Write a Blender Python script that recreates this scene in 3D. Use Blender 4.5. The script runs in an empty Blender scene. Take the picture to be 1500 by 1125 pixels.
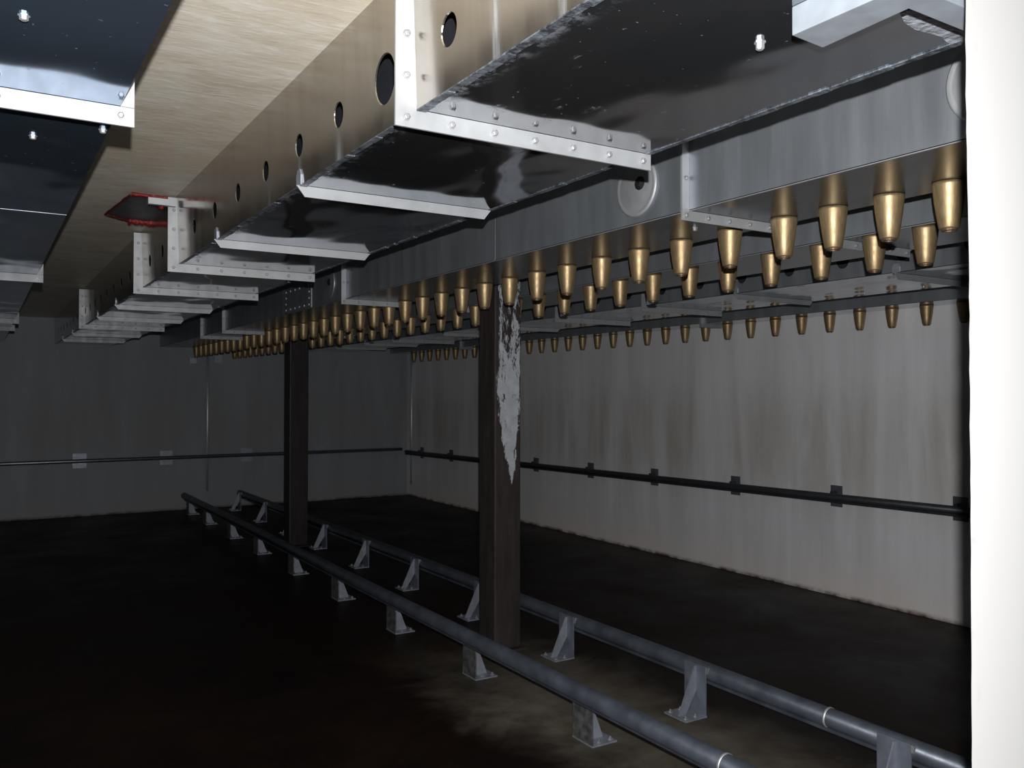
import bpy, math, random
from mathutils import Matrix, Vector
random.seed(7)
sc = bpy.context.scene
COL = sc.collection
# ------------------------------------------------------------------ camera
H = 1.67                      # camera height
F_PX, YAW, PITCH, ROLL = 1261.97, 0.554731, 0.0119232, 0.0013034
cd = bpy.data.cameras.new('camera'); cam = bpy.data.objects.new('camera', cd); COL.objects.link(cam)
cd.sensor_width = 36.0; cd.lens = F_PX / 1500 * 36.0; cd.clip_start = 0.05; cd.clip_end = 100
fw = Vector((math.sin(YAW)*math.cos(PITCH), math.cos(YAW)*math.cos(PITCH), math.sin(PITCH)))
rt = Vector((math.cos(YAW), -math.sin(YAW), 0)); up = rt.cross(fw)
r2 = math.cos(ROLL)*rt + math.sin(ROLL)*up; u2 = math.cos(ROLL)*up - math.sin(ROLL)*rt
m = Matrix((r2, u2, -fw)).transposed().to_4x4(); m.translation = Vector((0, 0, H))
cam.matrix_world = m
sc.camera = cam
# ------------------------------------------------------------------ world, flash, exposure
w = bpy.data.worlds.new('dim_hall'); sc.world = w; w.use_nodes = True
w.node_tree.nodes['Background'].inputs[0].default_value = (0.55, 0.62, 0.75, 1)
w.node_tree.nodes['Background'].inputs[1].default_value = 0.012
ld = bpy.data.lights.new('camera_flash', 'POINT'); ld.energy = 520; ld.shadow_soft_size = 0.011
ld.color = (1.0, 0.98, 0.955)
fl = bpy.data.objects.new('camera_flash', ld); COL.objects.link(fl)
fl.location = Vector((0, 0, H)) + rt*0.019 + Vector((0, 0, 0.118)) - fw*0.01
sc.view_settings.view_transform = 'Standard'; sc.view_settings.look = 'None'
sc.view_settings.gamma = 1.0; sc.view_settings.use_curve_mapping = False
sc.view_settings.exposure = 0.0

ZD = H + 0.67        # underside of every duct
ZC = H + 1.018       # ceiling
YB = 13.08           # back wall
XR = 6.06            # right wall
XL = -4.2            # left wall
YF = 0.76            # inner face of the front wall

# ------------------------------------------------------------------ materials
def nodes(name):
    mt = bpy.data.materials.new(name); mt.use_nodes = True
    nt = mt.node_tree
    return mt, nt, nt.nodes['Principled BSDF'], nt.nodes, nt.links
def coords(nt, scale=(1, 1, 1), kind='Object'):
    g = nt.nodes.new('ShaderNodeNewGeometry'); mp = nt.nodes.new('ShaderNodeMapping')
    mp.inputs['Scale'].default_value = scale
    nt.links.new(g.outputs['Position'], mp.inputs['Vector'])
    return mp.outputs['Vector']
def noise(nt, vec, scale, detail=4, rough=0.55, dist=0.0):
    n = nt.nodes.new('ShaderNodeTexNoise'); n.inputs['Scale'].default_value = scale
    n.inputs['Detail'].default_value = detail; n.inputs['Roughness'].default_value = rough
    n.inputs['Distortion'].default_value = dist
    nt.links.new(vec, n.inputs['Vector']); return n.outputs['Fac']
def ramp(nt, fac, stops):
    r = nt.nodes.new('ShaderNodeValToRGB'); e = r.color_ramp.elements
    while len(e) < len(stops): e.new(0.5)
    for el, (p, c) in zip(e, stops):
        el.position = p; el.color = (c, c, c, 1) if isinstance(c, (int, float)) else (*c, 1)
    nt.links.new(fac, r.inputs['Fac']); return r.outputs['Color']
def mix(nt, fac, a, b, mode='MIX'):
    n = nt.nodes.new('ShaderNodeMix'); n.data_type = 'RGBA'; n.blend_type = mode
    for i, v in ((0, fac), (6, a), (7, b)):
        if hasattr(v, 'is_output') or hasattr(v, 'links'): nt.links.new(v, n.inputs[i])
        elif isinstance(v, (int, float)): n.inputs[i].default_value = v
        else: n.inputs[i].default_value = (*v, 1)
    return n.outputs[2]
def math_(nt, op, a, b=0.0, clamp=False):
    n = nt.nodes.new('ShaderNodeMath'); n.operation = op; n.use_clamp = clamp
    for i, v in ((0, a), (1, b)):
        if isinstance(v, (int, float)): n.inputs[i].default_value = v
        else: nt.links.new(v, n.inputs[i])
    return n.outputs[0]
def maprange(nt, v, a, b, c=0.0, d=1.0):
    n = nt.nodes.new('ShaderNodeMapRange'); n.interpolation_type = 'SMOOTHSTEP'
    for i, x in ((1, a), (2, b), (3, c), (4, d)): n.inputs[i].default_value = x
    nt.links.new(v, n.inputs[0]); return n.outputs[0]
def bump(nt, h, strength, dist, prev=None):
    b = nt.nodes.new('ShaderNodeBump'); b.inputs['Strength'].default_value = strength
    b.inputs['Distance'].default_value = dist; nt.links.new(h, b.inputs['Height'])
    if prev is not None: nt.links.new(prev, b.inputs['Normal'])
    return b.outputs['Normal']
def sepxyz(nt):
    g = nt.nodes.new('ShaderNodeNewGeometry'); s = nt.nodes.new('ShaderNodeSeparateXYZ')
    nt.links.new(g.outputs['Position'], s.inputs[0]); return s.outputs
def plain(name, col, metal=0.0, rough=0.5, var=0.12, vs=14, bmp=0.0, stretch=(1, 1, 1)):
    mt, nt, p, N, L = nodes(name)
    n = noise(nt, coords(nt, stretch), vs)
    lo = tuple(c*(1-var) for c in col); hi = tuple(min(1, c*(1+var)) for c in col)
    L.new(ramp(nt, n, [(0.3, lo), (0.7, hi)]), p.inputs['Base Color'])
    L.new(ramp(nt, noise(nt, coords(nt, stretch), vs*2.3), [(0.3, max(0.02, rough-0.07)), (0.7, min(1, rough+0.07))]), p.inputs['Roughness'])
    p.inputs['Metallic'].default_value = metal
    if bmp: L.new(bump(nt, noise(nt, coords(nt, stretch), vs*1.7), bmp, 0.01), p.inputs['Normal'])
    return mt
M = {}
# underside of the ducts: thin mirror steel, gently dented, scuffed
def underside(name, metal, rough, wave, edge=None, k_=0.92):
    mt, nt, p, N, L = nodes(name)
    p.inputs['Metallic'].default_value = metal
    n1 = noise(nt, coords(nt, (1, .6, 1)), 10, 10, .74, .4); n2 = noise(nt, coords(nt, (1, 1, 1)), 1.5, 3)
    sm = maprange(nt, math_(nt, 'ADD', n1, math_(nt, 'MULTIPLY', n2, 0.35)), 0.80, 0.92)
    if edge:      # rubbed band and droplets along the folded edge
        s = sepxyz(nt)
        e = maprange(nt, s[0], edge+.085, edge)
        e = math_(nt, 'MULTIPLY', e, maprange(nt, noise(nt, coords(nt, (1, .8, 1)), 24, 10, .78), 0.44, 0.60))
        e = math_(nt, 'MULTIPLY', e, maprange(nt, n2, 0.35, 0.55, 0.35, 1.0))
        sm = math_(nt, 'MAXIMUM', sm, e)
    spk = ramp(nt, noise(nt, coords(nt), 55, 3, .6), [(0.70, 0.0), (0.73, 1.0)])
    sm = math_(nt, 'MAXIMUM', sm, math_(nt, 'MULTIPLY', spk, 0.8))
    film = ramp(nt, n2, [(0.35, (0.22, 0.31, 0.44)), (0.65, (0.28, 0.36, 0.48))]) if metal < .92 else ramp(nt, n2, [(0.35, (0.38*k_, 0.42*k_, 0.48*k_)), (0.65, (0.48*k_, 0.485*k_, 0.50*k_))])
    L.new(mix(nt, sm, film, (0.42, 0.47, 0.55)), p.inputs['Base Color'])
    L.new(mix(nt, sm, (rough,)*3, (0.42,)*3), p.inputs['Roughness'])
    L.new(maprange(nt, sm, 0.0, 1.0, metal, 0.72), p.inputs['Metallic'])
    L.new(bump(nt, noise(nt, coords(nt, (1.0, 0.55, 1)), 3.6, 1, .4), 1.0, wave), p.inputs['Normal'])
    return mt
M['under'] = underside('mirror_steel_underside', 0.965, 0.10, 0.015)
M['under_a'] = underside('mirror_steel_underside_scuffed', 0.965, 0.08, 0.015, 0.873)
M['under_c'] = underside('blue_black_steel_underside', 0.90, 0.10, 0.022)
M['under_b'] = underside('satin_steel_underside', 0.985, 0.25, 0.005, None, 0.50)
def side(name, base, rough, metal=0.85, warm=0.0):
    mt, nt, p, N, L = nodes(name)
    p.inputs['Metallic'].default_value = metal
    n = noise(nt, coords(nt, (3, 3, 0.5)), 4, 6)
    n2 = noise(nt, coords(nt, (26, 26, 1.2)), 6, 4)
    c = ramp(nt, n, [(0.3, tuple(x*.86 for x in base)), (0.7, tuple(x*1.1 for x in base))])
    c = mix(nt, 0.10, c, ramp(nt, n2, [(0.35, 0.5), (0.65, 1.0)]), 'MULTIPLY')
    if warm:     # milky run marks below the stiffener ends
        s = sepxyz(nt); run = None
        for yk, w_, h_ in ((1.47, .03, .33), (2.35, .05, .14), (2.70, .05, .16), (3.04, .03, .10), (3.835, .05, .12), (1.24, .02, .2)):
            m_ = math_(nt, 'MULTIPLY', maprange(nt, math_(nt, 'ABSOLUTE', math_(nt, 'SUBTRACT', s[1], yk)), w_, 0.0), maprange(nt, s[2], ZD+h_, ZD))
            run = m_ if run is None else math_(nt, 'MAXIMUM', run, m_)
        run = math_(nt, 'MULTIPLY', run, ramp(nt, noise(nt, coords(nt, (30, 30, 2)), 3, 5), [(0.3, 0.2), (0.7, 0.9)]))
        c = mix(nt, run, c, (0.62, 0.68, 0.76))
        L.new(maprange(nt, run, 0.0, 1.0, metal, 0.6), p.inputs['Metallic'])
    L.new(c, p.inputs['Base Color'])
    L.new(ramp(nt, n, [(0.3, rough-.04), (0.7, rough+.05)]), p.inputs['Roughness'])
    L.new(bump(nt, noise(nt, coords(nt, (1, 1, 1)), 2.4, 1), 0.6, 0.006), p.inputs['Normal'])
    return mt
M['side_warm'] = side('brushed_steel_side_sheet', (0.48, 0.445, 0.40), 0.17, 0.92, 1)
M['side_grey'] = side('dull_steel_side_sheet', (0.43, 0.47, 0.52), 0.42, 0.76)
M['flange'] = plain('bright_steel_flange', (0.44, 0.46, 0.485), 0.55, 0.57, 0.08, 9, 0.05)
M['flange_dull'] = plain('dull_steel_flange', (0.36, 0.375, 0.40), 0.3, 0.62, 0.08, 9, 0.05)
M['bolt'] = plain('steel_bolt_head', (0.42, 0.43, 0.45), 0.8, 0.6, 0.1)
def weld():
    mt, nt, p, N, L = nodes('scuffed_weld_seam')
    L.new(ramp(nt, noise(nt, coords(nt), 34, 9, .75), [(0.40, (0.05, 0.055, 0.065)), (0.62, (0.30, 0.34, 0.40)), (0.75, (0.55, 0.6, 0.66))]), p.inputs['Base Color'])
    p.inputs['Metallic'].default_value = 0.6; p.inputs['Roughness'].default_value = 0.45
    L.new(bump(nt, noise(nt, coords(nt), 90, 5), 0.8, 0.004), p.inputs['Normal'])
    return mt
M['weld'] = weld()
def brass():
    mt, nt, p, N, L = nodes('satin_brass')
    p.inputs['Metallic'].default_value = 0.75
    n = noise(nt, coords(nt, (60, 60, 5)), 3, 5)
    L.new(ramp(nt, n, [(0.3, (0.32, 0.23, 0.128)), (0.55, (0.41, 0.305, 0.172)), (0.75, (0.48, 0.37, 0.225))]), p.inputs['Base Color'])
    L.new(ramp(nt, noise(nt, coords(nt), 40), [(0.3, 0.44), (0.7, 0.54)]), p.inputs['Roughness'])
    return mt
M['brass'] = brass()
M['brass_dark'] = plain('tarnished_brass_tip', (0.15, 0.10, 0.06), 0.6, 0.5)
M['inner'] = plain('painted_duct_shade', (0.045, 0.05, 0.06), 0.5, 0.5)  # shade inside the ducts, put into the colour
M['black'] = plain('black_plastic', (0.012, 0.012, 0.013), 0.0, 0.5)
M['red'] = plain('red_sealant', (0.20, 0.012, 0.012), 0.0, 0.3, 0.6, 60, 0.7)
M['red_dark'] = plain('maroon_sealant', (0.10, 0.012, 0.012), 0.0, 0.5, 0.4, 60, 0.7)
M['recess'] = plain('recess_grey_sheet', (0.10, 0.10, 0.11), 0.3, 0.5)
M['galv'] = plain('galvanised_pipe', (0.10, 0.116, 0.146), 0.45, 0.42, 0.3, 8, 0.08)
M['galv_plate'] = plain('galvanised_plate', (0.36, 0.39, 0.46), 0.55, 0.5, 0.14, 16, 0.08)
M['galv_bar'] = plain('pale_galvanised_bar', (0.30, 0.335, 0.38), 0.5, 0.5, 0.14, 12, 0.05)
M['galv_post'] = plain('dull_galvanised_post', (0.21, 0.235, 0.29), 0.5, 0.5, 0.2, 16, 0.08)
M['galv_worn'] = plain('worn_galvanised_post', (0.16, 0.165, 0.17), 0.5, 0.5, 0.5, 30, 0.2)
M['satin_pipe'] = plain('satin_grey_pipe', (0.30, 0.33, 0.37), 1.0, 0.42, 0.1)
M['chrome'] = plain('polished_conduit', (0.85, 0.87, 0.90), 0.75, 0.5, 0.03)
M['darkpipe'] = plain('dark_steel_pipe', (0.065, 0.070, 0.080), 0.5, 0.42)
M['clip'] = plain('dull_blue_steel_clip', (0.13, 0.145, 0.17), 0.4, 0.5)
M['tape'] = plain('cracked_silver_tape', (0.42, 0.46, 0.52), 0.5, 0.4, 0.5, 30, 0.8)
def ceiling_mat():
    mt, nt, p, N, L = nodes('cream_ceiling_sheet')
    a = noise(nt, coords(nt, (2.2, 4.2, 1)), 2.0, 9, .64, .5)
    b = noise(nt, coords(nt, (1, 1, 1)), 1.3, 3)
    c = noise(nt, coords(nt, (3.5, 11, 1)), 3, 8, .66, .5)
    k = ramp(nt, a, [(0.3, (0.60, 0.54, 0.44)), (0.5, (0.74, 0.69, 0.59)), (0.7, (0.84, 0.82, 0.75))])
    k = mix(nt, ramp(nt, b, [(0.45, 0.0), (0.65, 0.6)]), k, (0.66, 0.57, 0.44))
    k = mix(nt, ramp(nt, c, [(0.54, 0.0), (0.72, 0.65)]), k, (0.92, 0.91, 0.88))
    L.new(k, p.inputs['Base Color']); p.inputs['Roughness'].default_value = 0.5
    p.inputs['Metallic'].default_value = 0.0
    L.new(bump(nt, c, 0.25, 0.01), p.inputs['Normal'])
    return mt
M['ceiling'] = ceiling_mat()
def wall_mat(name, tint, contrast, metal, brown, rough=0.46):
    mt, nt, p, N, L = nodes(name)
    s = sepxyz(nt)
    streak = noise(nt, coords(nt, (1.1, 1.1, 0.14)), 2.4, 6, .6, .35)
    fine = noise(nt, coords(nt, (4, 4, 0.22)), 4, 5, .6, .3)
    blot = noise(nt, coords(nt, (1, 1, 1)), 1.1, 4)
    k = ramp(nt, streak, [(0.3, tuple(t*(1-contrast) for t in tint)), (0.5, tint), (0.7, tuple(t*(1+contrast) for t in tint))])
    k = mix(nt, contrast, k, ramp(nt, fine, [(0.3, 0.62), (0.7, 1.0)]), 'MULTIPLY')
    # brown film half way up the sheets, dusty rusty foot
    band = math_(nt, 'MULTIPLY', maprange(nt, s[2], 0.5, 1.1), maprange(nt, s[2], 2.0, 1.35))
    band = math_(nt, 'MULTIPLY', band, ramp(nt, streak, [(0.35, 1.0), (0.62, 0.25)]))
    k = mix(nt, math_(nt, 'MULTIPLY', band, 0.7), k, brown)
    foot = math_(nt, 'MULTIPLY', maprange(nt, s[2], 0.55, 0.0), ramp(nt, blot, [(0.3, 0.4), (0.6, 1.0)]))
    k = mix(nt, math_(nt, 'MULTIPLY', foot, 0.75), k, tuple(t*f for t, f in zip(tint, (1.12, 1.0, .90))))
    rust = math_(nt, 'MULTIPLY', maprange(nt, s[2], 0.045, 0.0), ramp(nt, noise(nt, coords(nt), 7, 6), [(0.35, 0.2), (0.6, 1.0)]))
    k = mix(nt, rust, k, (0.10, 0.05, 0.025))
    L.new(k, p.inputs['Base Color'])
    p.inputs['Metallic'].default_value = metal
    L.new(ramp(nt, fine, [(0.3, rough-.04), (0.7, rough+.04)]), p.inputs['Roughness'])
    L.new(bump(nt, blot, 0.5, 0.01), p.inputs['Normal'])
    return mt
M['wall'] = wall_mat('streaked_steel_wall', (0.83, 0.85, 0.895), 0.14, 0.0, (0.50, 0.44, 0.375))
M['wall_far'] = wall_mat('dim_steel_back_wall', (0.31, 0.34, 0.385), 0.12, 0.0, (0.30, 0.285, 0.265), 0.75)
def floor_mat():
    mt, nt, p, N, L = nodes('stained_dark_floor')
    s = sepxyz(nt)
    a = noise(nt, coords(nt, (1, 1, 1)), 1.2, 8, .65, .4)
    b = noise(nt, coords(nt, (1, 1, 1)), 9, 8, .7)
    dark = ramp(nt, a, [(0.35, (0.006, 0.0038, 0.003)), (0.65, (0.019, 0.0105, 0.0075))])
    dark = mix(nt, ramp(nt, b, [(0.58, 0.0), (0.78, 0.4)]), dark, (0.04, 0.026, 0.018))
    conc = ramp(nt, noise(nt, coords(nt, (1, 1, 1)), 5, 8, .6), [(0.3, (0.11, 0.093, 0.070)), (0.7, (0.21, 0.190, 0.156))])
    # bare concrete worn through between the rails near the door
    dx = math_(nt, 'ADD', s[0], math_(nt, 'MULTIPLY', math_(nt, 'SUBTRACT', a, 0.5), 1.2))
    mx = math_(nt, 'MULTIPLY', maprange(nt, dx, 2.0, 2.6), maprange(nt, dx, 3.45, 3.0))
    dy = math_(nt, 'ADD', s[1], math_(nt, 'MULTIPLY', math_(nt, 'SUBTRACT', a, 0.5), 2.2))
    my = maprange(nt, dy, 5.6, 4.1)
    # pale film by the right wall
    wx = math_(nt, 'MULTIPLY', math_(nt, 'MULTIPLY', maprange(nt, dx, 5.35, 5.75), ramp(nt, b, [(0.4, 0.2), (0.62, 1.0)])), 0.13)
    k = mix(nt, math_(nt, 'MULTIPLY', math_(nt, 'MULTIPLY', mx, my), ramp(nt, a, [(0.35, 0.45), (0.6, 1.0)])), dark, conc)
    k = mix(nt, wx, k, conc)
    L.new(k, p.inputs['Base Color'])
    L.new(ramp(nt, a, [(0.3, 0.38), (0.7, 0.62)]), p.inputs['Roughness'])
    p.inputs['Specular IOR Level'].default_value = 0.12
    L.new(bump(nt, b, 0.25, 0.01), p.inputs['Normal'])
    return mt
M['floor'] = floor_mat()
def jamb_mat():
    mt, nt, p, N, L = nodes('white_painted_panel')
    s = sepxyz(nt)
    sm = math_(nt, 'MULTIPLY', maprange(nt, s[0], 1.235, 1.2), ramp(nt, noise(nt, coords(nt), 22, 6), [(0.58, 0.0), (0.68, 0.4)]))
    L.new(mix(nt, sm, (0.35, 0.352, 0.355), (0.2, 0.197, 0.195)), p.inputs['Base Color'])
    p.inputs['Roughness'].default_value = 0.55
    return mt
M['jamb'] = jamb_mat()
def column_mat(name, peel, k_=1.0):
    mt, nt, p, N, L = nodes(name)
    s = sepxyz(nt)
    a = noise(nt, coords(nt, (6, 6, 1.1)), 3, 9, .7)
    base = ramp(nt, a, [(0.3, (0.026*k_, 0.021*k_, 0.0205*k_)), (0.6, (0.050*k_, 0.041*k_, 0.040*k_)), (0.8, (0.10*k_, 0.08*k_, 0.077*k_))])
    if peel:
        n = noise(nt, coords(nt, (2.6, 2.6, 0.75)), 13, 10, .78, .3)
        # bare galvanised patch: wide at the top, narrowing to a point at 1.1 m
        ctr = math_(nt, 'ABSOLUTE', math_(nt, 'SUBTRACT', s[0], math_(nt, 'ADD', 2.955, maprange(nt, s[2], 1.5, 1.1, 0.0, 0.018))))
        wid = math_(nt, 'MULTIPLY', math_(nt, 'SQRT', maprange(nt, s[2], 1.08, 1.75)), 0.095)
        inside = math_(nt, 'MULTIPLY', maprange(nt, math_(nt, 'SUBTRACT', wid, ctr), -0.035, 0.03), maprange(nt, s[1], peel[1], peel[0]))
        th = math_(nt, 'ADD', inside, math_(nt, 'MULTIPLY', math_(nt, 'SUBTRACT', n, 0.5), 2.8))
        th = math_(nt, 'SUBTRACT', th, maprange(nt, s[2], 1.7, 2.1, 0.12, 0.42))
        th = math_(nt, 'SUBTRACT', th, maprange(nt, s[2], 1.12, 1.0, 0.0, 0.5))
        mk = maprange(nt, th, 0.46, 0.56)
        base = mix(nt, mk, base, ramp(nt, noise(nt, coords(nt), 15, 6), [(0.3, (0.42, 0.45, 0.50)), (0.7, (0.58, 0.62, 0.68))]))
    L.new(base, p.inputs['Base Color']); p.inputs['Roughness'].default_value = 0.5
    p.inputs['Metallic'].default_value = 0.2
    L.new(bump(nt, a, 0.4, 0.01), p.inputs['Normal'])
    return mt

# ------------------------------------------------------------------ mesh helpers
class MB:
    def __init__(s): s.v = []; s.f = []; s.sm = []
    def add(s, vs, fs, smooth=False):
        o = len(s.v); s.v += [tuple(v) for v in vs]
        for f in fs: s.f.append(tuple(i+o for i in f)); s.sm.append(smooth)
    def box(s, x0, x1, y0, y1, z0, z1):
        vs = [(x, y, z) for z in (z0, z1) for y in (y0, y1) for x in (x0, x1)]
        s.add(vs, [(0, 2, 3, 1), (4, 5, 7, 6), (0, 1, 5, 4), (2, 6, 7, 3), (0, 4, 6, 2), (1, 3, 7, 5)]); return s
    def prism(s, pts, axis, a, b):
        """polygon pts in the two other axes, extruded along axis from a to b"""
        n = len(pts)
        def P(p, t):
            return {'x': (t, p[0], p[1]), 'y': (p[0], t, p[1]), 'z': (p[0], p[1], t)}[axis]
        vs = [P(p, a) for p in pts] + [P(p, b) for p in pts]
        fs = [tuple(range(n))[::-1], tuple(range(n, 2*n))] + [(i, (i+1) % n, n+(i+1) % n, n+i) for i in range(n)]
        s.add(vs, fs); return s
    def rev(s, c, prof, axis='z', n=16, smooth=True, cap0=True, cap1=True):
        vs = []
        for (r, t) in prof:
            for k in range(n):
                a = 2*math.pi*k/n; p, q = r*math.cos(a), r*math.sin(a)
                d = {'z': (p, q, t), 'x': (t, p, q), 'y': (p, t, q)}[axis]
                vs.append((c[0]+d[0], c[1]+d[1], c[2]+d[2]))
        fs = []
        for i in range(len(prof)-1):
            for k in range(n): fs.append((i*n+k, i*n+(k+1) % n, (i+1)*n+(k+1) % n, (i+1)*n+k))
        s.add(vs, fs, smooth)
        o = len(s.v)-len(vs)
        if cap0: s.f.append(tuple(o+k for k in range(n))[::-1]); s.sm.append(False)
        if cap1: s.f.append(tuple(o+(len(prof)-1)*n+k for k in range(n))); s.sm.append(False)
        return s
    def tube(s, p0, p1, r, n=14, smooth=True):
        p0 = Vector(p0); p1 = Vector(p1); d = (p1-p0).normalized()
        a = d.orthogonal().normalized(); b = d.cross(a)
        vs = [p + r*(math.cos(2*math.pi*k/n)*a + math.sin(2*math.pi*k/n)*b) for p in (p0, p1) for k in range(n)]
        s.add(vs, [(k, (k+1) % n, n+(k+1) % n, n+k) for k in range(n)], smooth)
        o = len(s.v)-2*n
        s.f += [tuple(o+k for k in range(n))[::-1], tuple(o+n+k for k in range(n))]; s.sm += [False, False]
        return s
    def mesh(s, name, mat, bevel=0):
        me = bpy.data.meshes.new(name); me.from_pydata(s.v, [], s.f)
        import bmesh
        bm = bmesh.new(); bm.from_mesh(me)
        bmesh.ops.recalc_face_normals(bm, faces=bm.faces)
        if bevel: bmesh.ops.bevel(bm, geom=bm.edges[:], offset=bevel, segments=2, profile=0.7, affect='EDGES')
        bm.to_mesh(me); bm.free()
        if not bevel:
            for p, q in zip(me.polygons, s.sm): p.use_smooth = q
        me.materials.append(mat); return me
def link(name, me, parent=None, loc=(0, 0, 0)):
    o = bpy.data.objects.new(name, me); COL.objects.link(o); o.location = loc
    if parent is not None: o.parent = parent
    return o
def part(name, mb, mat, parent=None, bevel=0, loc=(0, 0, 0)):
    return link(name, mb.mesh(name, M[mat] if isinstance(mat, str) else mat, bevel), parent, loc)
def thing(name, label, cat, loc=(0, 0, 0), group=None):
    o = bpy.data.objects.new(name, None); COL.objects.link(o); o.location = loc
    o.empty_display_size = 0.1
    o['label'] = label; o['category'] = cat
    if group: o['group'] = group
    return o
def struct(name, mb, mat, label):
    o = part(name, mb, mat); o['kind'] = 'structure'; o['label'] = label; o['category'] = name.split('_')[0]
    return o

# ------------------------------------------------------------------ room shell
struct('floor', MB().box(XL-.1, XR+.1, -2.0, YB+.1, -0.1, 0), 'floor', 'dark stained floor with bare concrete worn between the rails')
struct('ceiling', MB().box(XL-.1, XR+.1, 0.70, YB+.1, ZC, ZC+.1), 'ceiling', 'cream mottled sheet ceiling above the ducts')
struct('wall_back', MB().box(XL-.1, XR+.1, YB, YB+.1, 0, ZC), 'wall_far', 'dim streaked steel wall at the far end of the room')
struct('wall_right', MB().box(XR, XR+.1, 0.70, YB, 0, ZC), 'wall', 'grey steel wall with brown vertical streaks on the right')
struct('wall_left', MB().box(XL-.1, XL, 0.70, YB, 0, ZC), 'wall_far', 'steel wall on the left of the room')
# front wall round the doorway; its edge is chipped and slopes back
jb = MB()
nz = 90; fr = []; bk = []
for i in range(nz+1):
    z = 2.36*i/nz
    j = random.choice((0, 0, 0, -.0012, .0008, .0004))
    lean = -0.006 if z > 2.05 else (-0.006*max(0, (z-1.85)/.2))
    fr.append((1.2015+j+lean, 0.70, z)); bk.append((1.33, YF, z))
vs = fr + bk + [(XR, 0.70, z[2]) for z in fr] + [(XR, YF, z[2]) for z in fr]
n1 = nz+1; fs = []
for i in range(nz):
    fs += [(i, i+1, n1+i+1, n1+i), (2*n1+i, 2*n1+i+1, i+1, i), (n1+i, n1+i+1, 3*n1+i+1, 3*n1+i)]
jb.add(vs, fs)
jb.box(1.33, XR, 0.70, YF, 2.36, ZC); jb.box(-0.35, 1.33, 0.70, YF, 2.36, ZC); jb.box(XL, -0.35, 0.70, YF, 0, ZC)
struct('wall_front', jb, 'jamb', 'white painted wall edge beside the doorway at right')

# ------------------------------------------------------------------ duct building blocks
BOLT_F = MB().rev((0, 0, 0), [(0.0095, -0.0015), (0.0095, -0.003), (0.0075, -0.003), (0.0075, -0.0085), (0.005, -0.010)], 'y', 6, False, True, True).mesh('bolt', M['bolt'])
BOLT_D = MB().rev((0, 0, 0), [(0.010, 0.0), (0.010, -0.0015), (0.0075, -0.0015), (0.0075, -0.008), (0.005, -0.0095)], 'z', 6, False, True, True).mesh('bolt_down', M['bolt'])
def panel_holes(x, y0, y1, z0, z1, holes, depth=0.003, n=32):
    """sheet in the plane X=x facing -X with real round holes (y, z, r) and a rolled rim"""
    mb = MB(); y = y0
    q = lambda a, b: mb.add([(x, a, z0), (x, b, z0), (x, b, z1), (x, a, z1)], [(0, 3, 2, 1)])
    for (hy, hz, hr) in sorted(holes):
        a, b = hy-hr*1.25, hy+hr*1.25
        if a > y: q(y, a)
        inner = []; outer = []; deep = []
        for k in range(n):
            t = 2*math.pi*k/n; c, s = math.cos(t), math.sin(t)
            inner.append((x, hy+hr*c, hz+hr*s)); deep.append((x+depth, hy+hr*.96*c, hz+hr*.96*s))
            kk = []
            if abs(c) > 1e-6: kk.append((b-hy)/abs(c))
            if s > 1e-6: kk.append((z1-hz)/s)
            if s < -1e-6: kk.append((hz-z0)/(-s))
            kk = min(kk); outer.append((x, hy+kk*c, hz+kk*s))
        vs = outer+inner+deep
        fs = [(k, (k+1) % n, n+(k+1) % n, n+k) for k in range(n)] + [(n+k, n+(k+1) % n, 2*n+(k+1) % n, 2*n+k) for k in range(n)]
        # cell corners
        mb.add(vs, fs)
        o = len(mb.v)-len(vs)
        for cy, cz in ((a, z0), (b, z0), (b, z1), (a, z1)):
            best = None
            for k in range(n):
                p, r = outer[k], outer[(k+1) % n]
                onp = abs(p[1]-cy) < 1e-5 or abs(p[2]-cz) < 1e-5; onr = abs(r[1]-cy) < 1e-5 or abs(r[2]-cz) < 1e-5
                dif = abs(p[1]-r[1]) > 1e-5 and abs(p[2]-r[2]) > 1e-5
                if onp and onr and dif: best = k
            if best is not None:
                mb.v.append((x, cy, cz)); mb.f.append((o+best, o+(best+1) % n, len(mb.v)-1)); mb.sm.append(False)
        y = b
    q(y, y1)
    return mb
def flange(duct, x0, x1, y, lip, lipr, label=None, th=0.007, xin=None, bolts=0.118, zb=0.098, off=0.045, mat='flange'):
    """ring of angle bar round the duct; face towards the door"""
    mb = MB(); zl = ZD-off; z1 = ZC-0.012
    # face: left leg, bottom leg, right leg (one ring), mitred top
    mb.prism([(x0-lip, zl), (x1+lipr, zl), (x1+lipr, ZD-.001), (x0-.0005, ZD-.001), (x0-.0005, z1), (x0-lip, z1)], 'y', y, y+th)
    if lipr > 0.005: mb.prism([(x1+.0005, ZD), (x1+lipr, ZD), (x1+lipr, z1), (x1+.0005, z1-lipr)], 'y', y, y+th)
    # foot of the angle lying against side and bottom
    mb.box(x0-.004, x0-.0005, y+th, y+th+.035, ZD, z1); mb.box(x0, x1, y+th, y+th+.035, ZD-.004, ZD-.0005)
    f = part('flange', mb, mat, duct)
    x = x0-lip/2
    n = int((x1-x0)/bolts)
    for k in range(n+1):
        link('bolt', BOLT_F, f, (x0-lip*.5+(x1-x0+lip*.5+(lipr-.03))*k/max(1, n), y, zl+off*.5))
    k = 1
    while zl+off*.5+k*zb < z1-0.02:
        link('bolt', BOLT_F, f, (x0-lip*.5, y, zl+off*.5+k*zb)); k += 1
    return f
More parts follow.
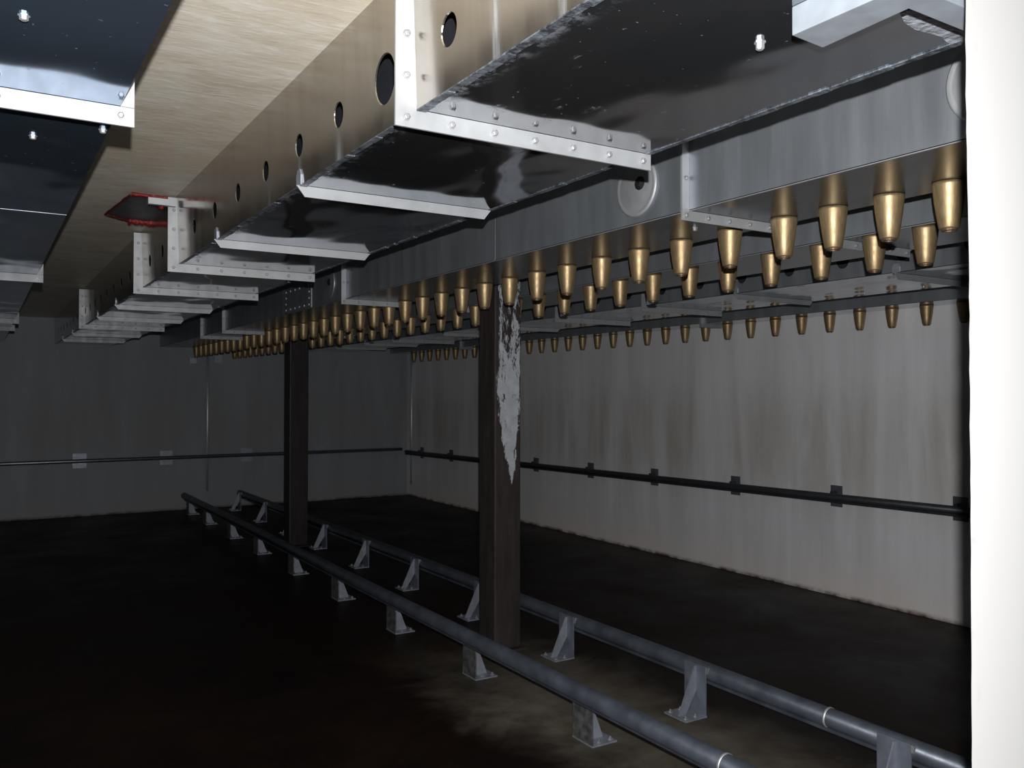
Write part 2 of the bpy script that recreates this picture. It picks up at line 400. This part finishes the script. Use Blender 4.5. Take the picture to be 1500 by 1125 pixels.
def stiffener(duct, x0, x1, y, h=0.036, tab=True):
    """L bar across the underside, its hanging leg mitred at both ends"""
    mb = MB()
    mb.prism([(x0-.012, ZD-.001), (x0+.016, ZD-h), (x1-.034, ZD-h), (x1-.006, ZD-.001)], 'y', y, y+.005)
    mb.prism([(x0-.008, y+.005), (x1-.006, y+.005), (x1-.04, y+.04), (x0+.024, y+.04)], 'z', ZD-.006, ZD-.001)
    s = part('stiffener_bar', mb, 'flange', duct)
    if tab:
        t = MB().prism([(y-.022, ZD-.002), (y+.022, ZD-.002), (y+.022, ZD+.03), (y+.012, ZD+.048), (y-.012, ZD+.048), (y-.022, ZD+.03)], 'x', x0-.006, x0-.0008)
        part('end_tab', t, 'galv_plate', s)
    return s
NOZ = MB().rev((0, 0, 0), [(0.0500, 0), (0.0500, -0.010), (0.0478, -0.022), (0.0435, -0.062), (0.0370, -0.104), (0.0305, -0.142), (0.0285, -0.1455), (0.0235, -0.146)], 'z', 24, True, True, False).mesh('nozzle', M['brass'])
NOZ_T = MB().rev((0, 0, 0), [(0.0235, -0.1455), (0.0235, -0.152), (0.0185, -0.152), (0.0185, -0.135)], 'z', 20, False, False, True).mesh('nozzle_tip', M['brass_dark'])
def nozzle(duct, x, y, z=None, s=1.0):
    o = link('nozzle', NOZ, duct, (x, y, (z or ZD)-.001)); o.scale = (s, s, s); o.rotation_euler.z = random.uniform(0, 6)
    link('nozzle_tip', NOZ_T, o)
def underside_panel(duct, x0, x1, y0, y1, z=None, mat='under'):
    z = z or ZD
    return part('bottom_panel', MB().box(x0, x1, y0, y1, z, z+.003), mat, duct)

# ------------------------------------------------------------------ the overhead duct at top left
AX0, AX1 = 0.873, 1.588
d = thing('air_duct', 'wide steel duct overhead in the top left corner, nearest the camera', 'duct', (-.08, YF+.02, ZD))
d.location = (0, 0, 0)
underside_panel(d, -0.44, 0.277, YF+.01, YB-.01, None, 'under_c')
part('side_panel', MB().box(0.275, 0.2775, YF+.01, YB-.01, ZD+.003, ZC), 'side_grey', d)
part('side_panel', MB().box(-0.44, -0.4375, YF+.01, YB-.01, ZD+.003, ZC), 'side_grey', d)
for y in (2.18, 5.51, 8.89, 9.93): flange(d, -0.44, 0.277, y, 0.045, 0.030, bolts=0.2, mat='flange_dull')
link('bolt', BOLT_D, d, (0.116, 2.553, ZD)); link('bolt', BOLT_D, d, (0.279-.015, 2.40, ZD)); link('bolt', BOLT_D, d, (0.064, 1.747, ZD))
part('seam_strip', MB().box(-0.44, 0.277, 3.62, 3.624, ZD-.0006, ZD), 'side_grey', d)

# ------------------------------------------------------------------ wide perforated duct in the middle
d = thing('air_duct', 'wide steel duct with a row of round holes along its side, bright flanges below', 'duct')
underside_panel(d, AX0, AX1, YF+.01, YB-.01, None, 'under_a')
holes = [(y, H+0.797, 0.037) for y in (1.32, 1.666, 2.344, 2.70, 3.077, 3.466, 3.859, 4.275, 4.705, 5.112)] + [(2.015, H+.797, 0.064)]
holes += [(5.52+.405*k, H+.797, 0.037) for k in range(18)]
pm = panel_holes(AX0, YF+.01, YB-.01, ZD, ZC, holes)
pm.v = [(x-(z-ZD)*.035, y, z) for x, y, z in pm.v]      # the sheet leans out slightly at the top
part('side_panel', pm, 'side_warm', d)
part('side_panel', MB().box(AX1-.003, AX1, YF+.01, YB-.01, ZD+.003, ZC), 'side_grey', d)
part('hole_shade_sheet', MB().box(AX0+.10, AX0+.11, YF+.02, YB-.02, ZD+.004, ZC-.002), 'inner', d)  # dark sheet added behind the holes; its colour stands in for shade
for y in (1.835, 4.66, 5.80, 9.22): flange(d, AX0, AX1, y, 0.055, 0.004)
for y in (2.70, 3.835, 7.05, 8.20, 10.55, 11.80): stiffener(d, AX0, AX1, y)
w1 = MB()   # rough folded seam along the lower left edge
ys = [YF+.02+k*.05 for k in range(int((YB-YF)/.05)-1)]
for i, y in enumerate(ys):
    a = .003+.003*random.random(); w1.box(AX0-.001, AX0+.010+a*2, y, y+.05, ZD-a*.7, ZD-.0002)
o = part('weld_seam', w1, 'weld', d); o['kind'] = 'stuff'
w2 = MB()
for y in ys: a = .002+.003*random.random(); w2.box(AX1-.010-a*2, AX1, y, y+.05, ZD-a*.7, ZD-.0002)
o = part('weld_seam', w2, 'weld', d); o['kind'] = 'stuff'
link('bolt', BOLT_D, d, (1.259, 1.138, ZD)).scale = (1.1, 1.1, 1.6)
part('silver_tape', MB().prism([(1.36, .915), (1.384, .86), (1.584, .86), (1.586, .945), (1.559, .948), (1.52, .938), (1.452, .945), (1.41, .938)], 'z', ZD-.0022, ZD-.0004), 'tape', d)
# stepped hanger bar under the near end
hb = MB(); zh = ZD-.05
hb.prism([(1.190, 1.004), (1.279, 1.011), (1.266, 0.835), (1.545, 0.838), (1.545, 0.785), (1.19, 0.785)], 'z', zh, ZD-.0005)
part('hanger_bar', hb, 'galv_bar', d, 0.002)

# ------------------------------------------------------------------ nozzle duct next to it
BX0, BX1 = 2.196, 2.685
d = thing('nozzle_duct', 'grey steel duct with a row of large brass nozzles, right of the perforated duct', 'duct')
underside_panel(d, BX0, BX1, YF+.01, YB-.01, None, 'under_b')
part('side_panel', MB().box(BX0, BX0+.003, YF+.01, 3.712, ZD, ZC), 'side_grey', d)
part('side_panel', MB().box(BX0, BX0+.003, 3.718, YB-.01, ZD, ZC), 'side_grey', d)
part('side_panel', MB().box(BX1-.003, BX1, YF+.01, YB-.01, ZD+.003, ZC), 'side_grey', d)
part('seam_strip', MB().box(BX0-.0008, BX0-.0001, 3.706, 3.724, ZD, ZC), 'side_grey', d)
part('edge_lip', MB().box(BX0-.003, BX0+.004, YF+.01, YB-.01, ZD-.003, ZD-.0005), 'flange', d)
for y in (2.32, 5.763, 9.24, 10.28): flange(d, BX0, BX1, y, 0.034, -0.04, bolts=0.11, zb=0.135, off=0.038)
for y in (1.22, 2.61, 6.10):
    cp = MB().rev((BX0, y, H+.815), [(0.118, -0.0006), (0.118, -0.006), (0.110, -0.012), (0.102, -0.008), (0.096, -0.010), (0.0, -0.0135)], 'x', 40, True, True, False)
    c = part('cover_disc', cp, 'flange' if y < 5 else 'side_grey', d)
    c2 = MB().rev((BX0-.012, y-.03, H+.822), [(0.027, 0.0), (0.027, -0.006), (0.012, -0.014)], 'x', 9, False)
    part('plug', c2, 'black', c)
# bolted inspection cover
ic = part('access_cover', MB().box(BX0-.004, BX0-.0006, 6.50, 7.19, ZD-.0+.005, H+.865), 'side_grey', d, 0)
SB = MB().rev((0, 0, 0), [(0.011, 0), (0.009, -0.004), (0.0, -0.006)], 'x', 8, True, True, False).mesh('screw', M['chrome'])
for k in range(6):
    for z in (H+.70, H+.85): link('screw', SB, ic, (BX0-.004, 6.55+.118*k, z))
for k in range(1, 3):
    for y in (6.55, 7.14): link('screw', SB, ic, (BX0-.004, y, H+.70+.05*k))
R1 = [1.579, 1.79, 2.012, 2.234, 2.511, 2.797, 3.08, 3.363, 3.657, 3.944] + [3.944+.2887*k for k in range(1, 20)]
R1 += [R1[-1]+.306*k for k in range(1, 12)]
for y in R1: nozzle(d, 2.60 + .004*max(0, y-3), y)
link('bolt', BOLT_D, d, (2.44, 2.545, ZD)).scale = (1.2, 1.2, 1.6)

# ------------------------------------------------------------------ second nozzle duct behind the columns
CX0, CX1 = 3.146, 3.663
d = thing('nozzle_duct', 'grey steel duct with the second row of brass nozzles, just right of the rusty columns', 'duct')
underside_panel(d, CX0, CX1, YF+.01, YB-.01, None, 'under_b')
part('side_panel', MB().box(CX0, CX0+.003, YF+.01, YB-.01, ZD, ZC), 'side_grey', d)
part('side_panel', MB().box(CX1-.003, CX1, YF+.01, YB-.01, ZD+.003, ZC), 'side_grey', d)
part('edge_lip', MB().box(CX0-.003, CX0+.004, YF+.01, YB-.01, ZD-.003, ZD-.0005), 'flange', d)
for y in (2.40, 5.83, 9.30): flange(d, CX0, CX1, y, 0.034, -0.02, bolts=0.115, zb=0.135, off=0.038)
R2 = [2.05, 2.28, 2.55, 2.837, 3.116, 3.393, 3.685, 3.975, 4.263, 4.543, 4.842] + [4.842+.2895*k for k in range(1, 29)]
for y in R2: nozzle(d, 3.212, y)

# ------------------------------------------------------------------ wide duct further right
DX0, DX1 = 4.275, 5.085
d = thing('air_duct', 'wide dark steel duct with thin bars below, between the second and third nozzle rows', 'duct')
underside_panel(d, DX0, DX1, YF+.01, YB-.01)
holes = [(3.245-.385*k, H+.775, 0.042) for k in range(1, 5)] + [(3.245+.39*k, H+.775, 0.042) for k in range(24)]
part('side_panel', panel_holes(DX0, YF+.01, YB-.01, ZD, ZC, holes), 'side_grey', d)
part('side_panel', MB().box(DX1-.003, DX1, YF+.01, YB-.01, ZD+.003, ZC), 'side_grey', d)
part('hole_shade_sheet', MB().box(DX0+.10, DX0+.11, YF+.02, YB-.02, ZD+.004, ZC-.002), 'inner', d)  # added dark sheet again, so the holes look shaded inside
for y in (4.98, 6.12, 9.55): flange(d, DX0, DX1, y, 0.045, -0.02, bolts=0.13)
for y in (2.90, 4.08, 7.22, 8.33, 10.55, 11.6): stiffener(d, DX0, DX1-.03, y)
for k in range(14):
    link('bolt', BOLT_D, d, (4.98, 2.35+.42*k, ZD)).scale = (.7, .7, .7)

# ------------------------------------------------------------------ nozzle duct along the right wall
ZE = H+0.662; EX0 = 5.74
d = thing('nozzle_duct', 'narrow dark duct with the small far row of nozzles against the right wall', 'duct')
part('bottom_panel', MB().box(EX0, XR-.002, YF+.01, YB-.01, ZE, ZE+.003), 'under', d)
part('side_panel', MB().box(EX0, EX0+.003, YF+.01, YB-.01, ZE+.003, ZC), 'side_grey', d)
fm = MB().box(EX0-.03, EX0, 5.88, 5.90, ZE-.035, ZC-.02); fm.box(EX0, XR-.005, 5.88, 5.90, ZE-.035, ZE-.0005)
part('flange', fm, 'flange', d)
fm = MB().box(EX0-.03, EX0, 10.6, 10.62, ZE-.035, ZC-.02); fm.box(EX0, XR-.005, 10.6, 10.62, ZE-.035, ZE-.0005)
part('flange', fm, 'flange', d)
R3 = [3.513+.2846*k for k in range(33)]
for y in R3: nozzle(d, 5.962, y, ZE, 0.97)

# ------------------------------------------------------------------ columns
def column(x0, x1, y0, y1, mat, label):
    t = thing('steel_column', label, 'column', ((x0+x1)/2, (y0+y1)/2, 0), 'rusty columns carrying the ceiling')
    hx, hy = (x1-x0)/2, (y1-y0)/2
    me = MB().box(-hx, hx, -hy, hy, 0.012, ZC-.001).mesh('shaft', mat, 0.012); link('shaft', me, t)
    part('base_plate', MB().box(-hx-.035, hx+.035, -hy-.035, hy+.035, 0, .012), mat, t)
    return t
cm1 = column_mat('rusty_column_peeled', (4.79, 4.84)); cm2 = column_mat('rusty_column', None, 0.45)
column(2.842, 3.042, 4.80, 5.00, cm1, 'rusty square steel column with peeled silver paint on its front face, nearer the door')
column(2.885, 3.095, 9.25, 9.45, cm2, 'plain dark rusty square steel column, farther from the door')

# ------------------------------------------------------------------ floor rails
def rail(label, cx, cz, r, yfar, stands, inward, x_post):
    t = thing('guide_rail', label, 'rail', (0, 0, 0), 'low pipe rails bolted to the floor')
    part('pipe', MB().tube((cx, -0.6, cz-.008), (cx, yfar, cz), r, 18), 'galv', t)
    part('under_strip', MB().box(cx-.012, cx+.030, -0.6, yfar-.05, cz-r-.016, cz-r-.002) if inward > 0 else MB().box(cx-.030, cx+.012, -0.6, yfar-.05, cz-r-.016, cz-r-.002), 'galv', t)
    for y in ((2.38,) if inward > 0 else (2.55,)):
        part('joint_band', MB().rev((cx, y, cz-.006), [(r+.001, -.006), (r+.0035, -.004), (r+.0035, .004), (r+.001, .006)], 'y', 20, True, False, False), 'chrome', t)
    for y in stands:
        x = x_post; D = 0.155; top = cz+r*.75 if inward < 0 else cz+r*.1
        a, b = (x, x+.008) if inward > 0 else (x-.008, x)
        post = part('stand', MB().box(a, b, y, y+D, 0.008, top), 'galv_post' if inward < 0 else 'galv_worn', t)
        s = inward; xi = b if s > 0 else a
        f0, f1, nz_ = (.030, .108, .07) if s > 0 else (.075, .125, .125)
        g = MB().prism([(xi, top-.01), (xi+s*.012, top-.01), (xi+s*f1, .009), (xi+s*f0, .009), (xi, nz_)], 'y', y+D*.42, y+D*.42+.007)
        part('gusset', g, 'galv_plate', post)
        g2 = MB().prism([(y+.01, .009), (y+D-.01, .009), (y+D-.01, .016), (y+.01, .016)], 'x', xi+.0, xi+s*.006)
        bp = part('base_plate', MB().box(min(a, xi+s*.14), max(b, xi+s*.14), y-.004, y+D+.004, 0, .008), 'galv_plate', post)
        for u, v in ((.05, .02), (.05, D-.02), (.118, .02), (.118, D-.02)):
            link('bolt', BOLT_UP, post, (xi+s*u, y+v, .008))
        if s < 0: part('clip', MB().box(x-.004, x+.014, y-.012, y+.004, top-.035, top-.004), 'bolt', post)
    return t
BOLT_UP = MB().rev((0, 0, 0), [(0.0115, 0), (0.0115, 0.008), (0.005, 0.009), (0.005, 0.017)], 'z', 6, False, False, True).mesh('bolt_up', M['bolt'])
rail('grey pipe rail on the floor nearer the camera, left of the columns', 2.437, 0.262, 0.042, 12.55,
     (2.13, 3.275, 4.397, 5.53, 6.65, 7.81, 9.0, 10.14, 11.39, 12.45), 1, 2.476)
rail('grey pipe rail on the floor right of the columns, farther from the camera', 3.258, 0.228, 0.042, 12.80,
     (2.12, 3.275, 4.44, 5.57, 6.70, 7.80, 8.98, 10.1, 11.26, 12.55), -1, 3.216)

# ------------------------------------------------------------------ pipes along the walls
t = thing('wall_pipe', 'dark pipe rail on clips along the right wall', 'pipe', (0, 0, 0))
Z0, Z1 = 0.842, 0.728
zz = lambda y: Z0+(Z1-Z0)*(y-3.5)/(12.6-3.5)
part('pipe', MB().tube((XR-.075, YF+.02, zz(YF)), (XR-.075, YB-.12, zz(YB-.12)), 0.030, 14), 'darkpipe', t)
part('backing_strip', MB().prism([(YF+.02, zz(YF)-.045), (YB-.1, zz(YB)-.045), (YB-.1, zz(YB)-.028), (YF+.02, zz(YF)-.028)], 'x', XR-.09, XR-.055), 'darkpipe', t)
for y in (3.60, 4.66, 5.78, 6.92, 8.03, 9.18, 10.32, 11.5, 12.5):
    c = part('wall_clip', MB().box(XR-.012, XR-.001, y-.055, y+.055, zz(y)-.085, zz(y)+.09), 'clip', t)
    part('clip_arm', MB().box(XR-.075, XR-.012, y-.012, y+.012, zz(y)-.02, zz(y)+.045), 'darkpipe', c)
t = thing('wall_pipe', 'thin shiny pipe rail on square clips along the far back wall', 'pipe', (0, 0, 0))
part('pipe', MB().tube((XL+.02, YB-.075, .745), (XR-.13, YB-.075, .768), 0.027, 14), 'satin_pipe', t)
for x in (-2.2, -1.1, 0.06, 1.18, 2.29, 3.42, 4.54, 5.66):
    zc = .757
    c = part('wall_clip', MB().box(x-.085, x+.085, YB-.012, YB-.001, zc-.10, zc+.10), 'galv_plate', t)
    part('clip_arm', MB().box(x-.02, x+.02, YB-.075, YB-.012, zc-.02, zc+.02), 'galv_plate', c)
def conduit(x, y, z0, z1, label):
    t = thing('conduit', label, 'pipe', (x, y, 0), 'upright conduits on the far wall')
    part('pipe', MB().tube((0, 0, z0), (0, 0, z1), 0.019, 12), 'chrome', t)
    for z in (z0+.03, (z0+z1)/2+.3, z1-.1):
        part('saddle_clip', MB().box(-.028, .028, -.002, YB-y-.001 if YB-y < .2 else .02, z-.01, z+.01), 'galv_plate', t)
conduit(2.848, YB-.045, .26, ZC-.35, 'bright upright conduit on the back wall behind the nozzle rows')
conduit(6.02, 12.83, .20, ZE-.005, 'bright upright conduit beside the far right corner')
t = thing('wall_bracket', 'small grey bracket on the back wall under the end of the nozzle duct, left one', 'bracket')
part('plate', MB().box(2.60, 2.70, YB-.02, YB-.001, 2.11, 2.19), 'galv_plate', t)
t = thing('wall_bracket', 'small grey bracket on the back wall right of the upright conduit', 'bracket')
part('plate', MB().box(2.95, 3.06, YB-.02, YB-.001, 2.13, 2.24), 'galv_plate', t)

# ------------------------------------------------------------------ red sealed opening in the ceiling
t = thing('ceiling_patch', 'dark ceiling recess edged with lumpy red sealant beside the perforated duct', 'patch', (0.76, 5.05, ZC))
t.location = (0, 0, 0)
part('recess_sheet', MB().prism([(0.655, 4.70), (0.868, 4.70), (0.868, 5.42), (0.735, 5.42), (0.60, 5.30)], 'z', ZC-.006, ZC-.0005), 'recess', t)
def bead(p0, p1, r):
    mb = MB(); n = 14; prev = None; rings = []
    for i in range(n+1):
        f = i/n; p = Vector(p0).lerp(Vector(p1), f); rr = r*random.uniform(.65, 1.25)
        ang = [(Vector((p1[0]-p0[0], p1[1]-p0[1], 0)).normalized())]; d_ = ang[0]; s_ = Vector((-d_.y, d_.x, 0))
        rings.append([p + s_*rr*math.cos(a*math.pi/4) + Vector((0, 0, 1))*rr*.7*math.sin(a*math.pi/4) for a in range(8)])
    vs = [v for r_ in rings for v in r_]
    mb.add(vs, [(i*8+k, i*8+(k+1) % 8, (i+1)*8+(k+1) % 8, (i+1)*8+k) for i in range(n) for k in range(8)], True)
    mb.f += [tuple(range(8)), tuple(n*8+k for k in range(8))]; mb.sm += [False, False]
    return mb
zb = ZC-.012
part('sealant_bead', bead((0.65, 4.69, zb), (0.868, 4.69, zb), .013), 'red', t)
part('sealant_bead', bead((0.735, 5.43, zb), (0.868, 5.43, zb), .034), 'red', t)
part('sealant_bead', bead((0.65, 4.69, zb), (0.60, 5.30, zb), .009), 'red_dark', t)
part('sealant_bead', bead((0.60, 5.30, zb), (0.735, 5.43, zb), .012), 'red_dark', t)
part('sealant_lump', MB().rev((0.795, 4.72, ZC-.035), [(0.0, -.035), (.014, -.028), (.021, 0), (.016, .025), (0.01, .034)], 'z', 9, True, False, True), 'red', t)
part('strut', MB().box(0.715, 0.845, 4.60, 4.63, ZC-.068, ZC-.036), 'flange', t)
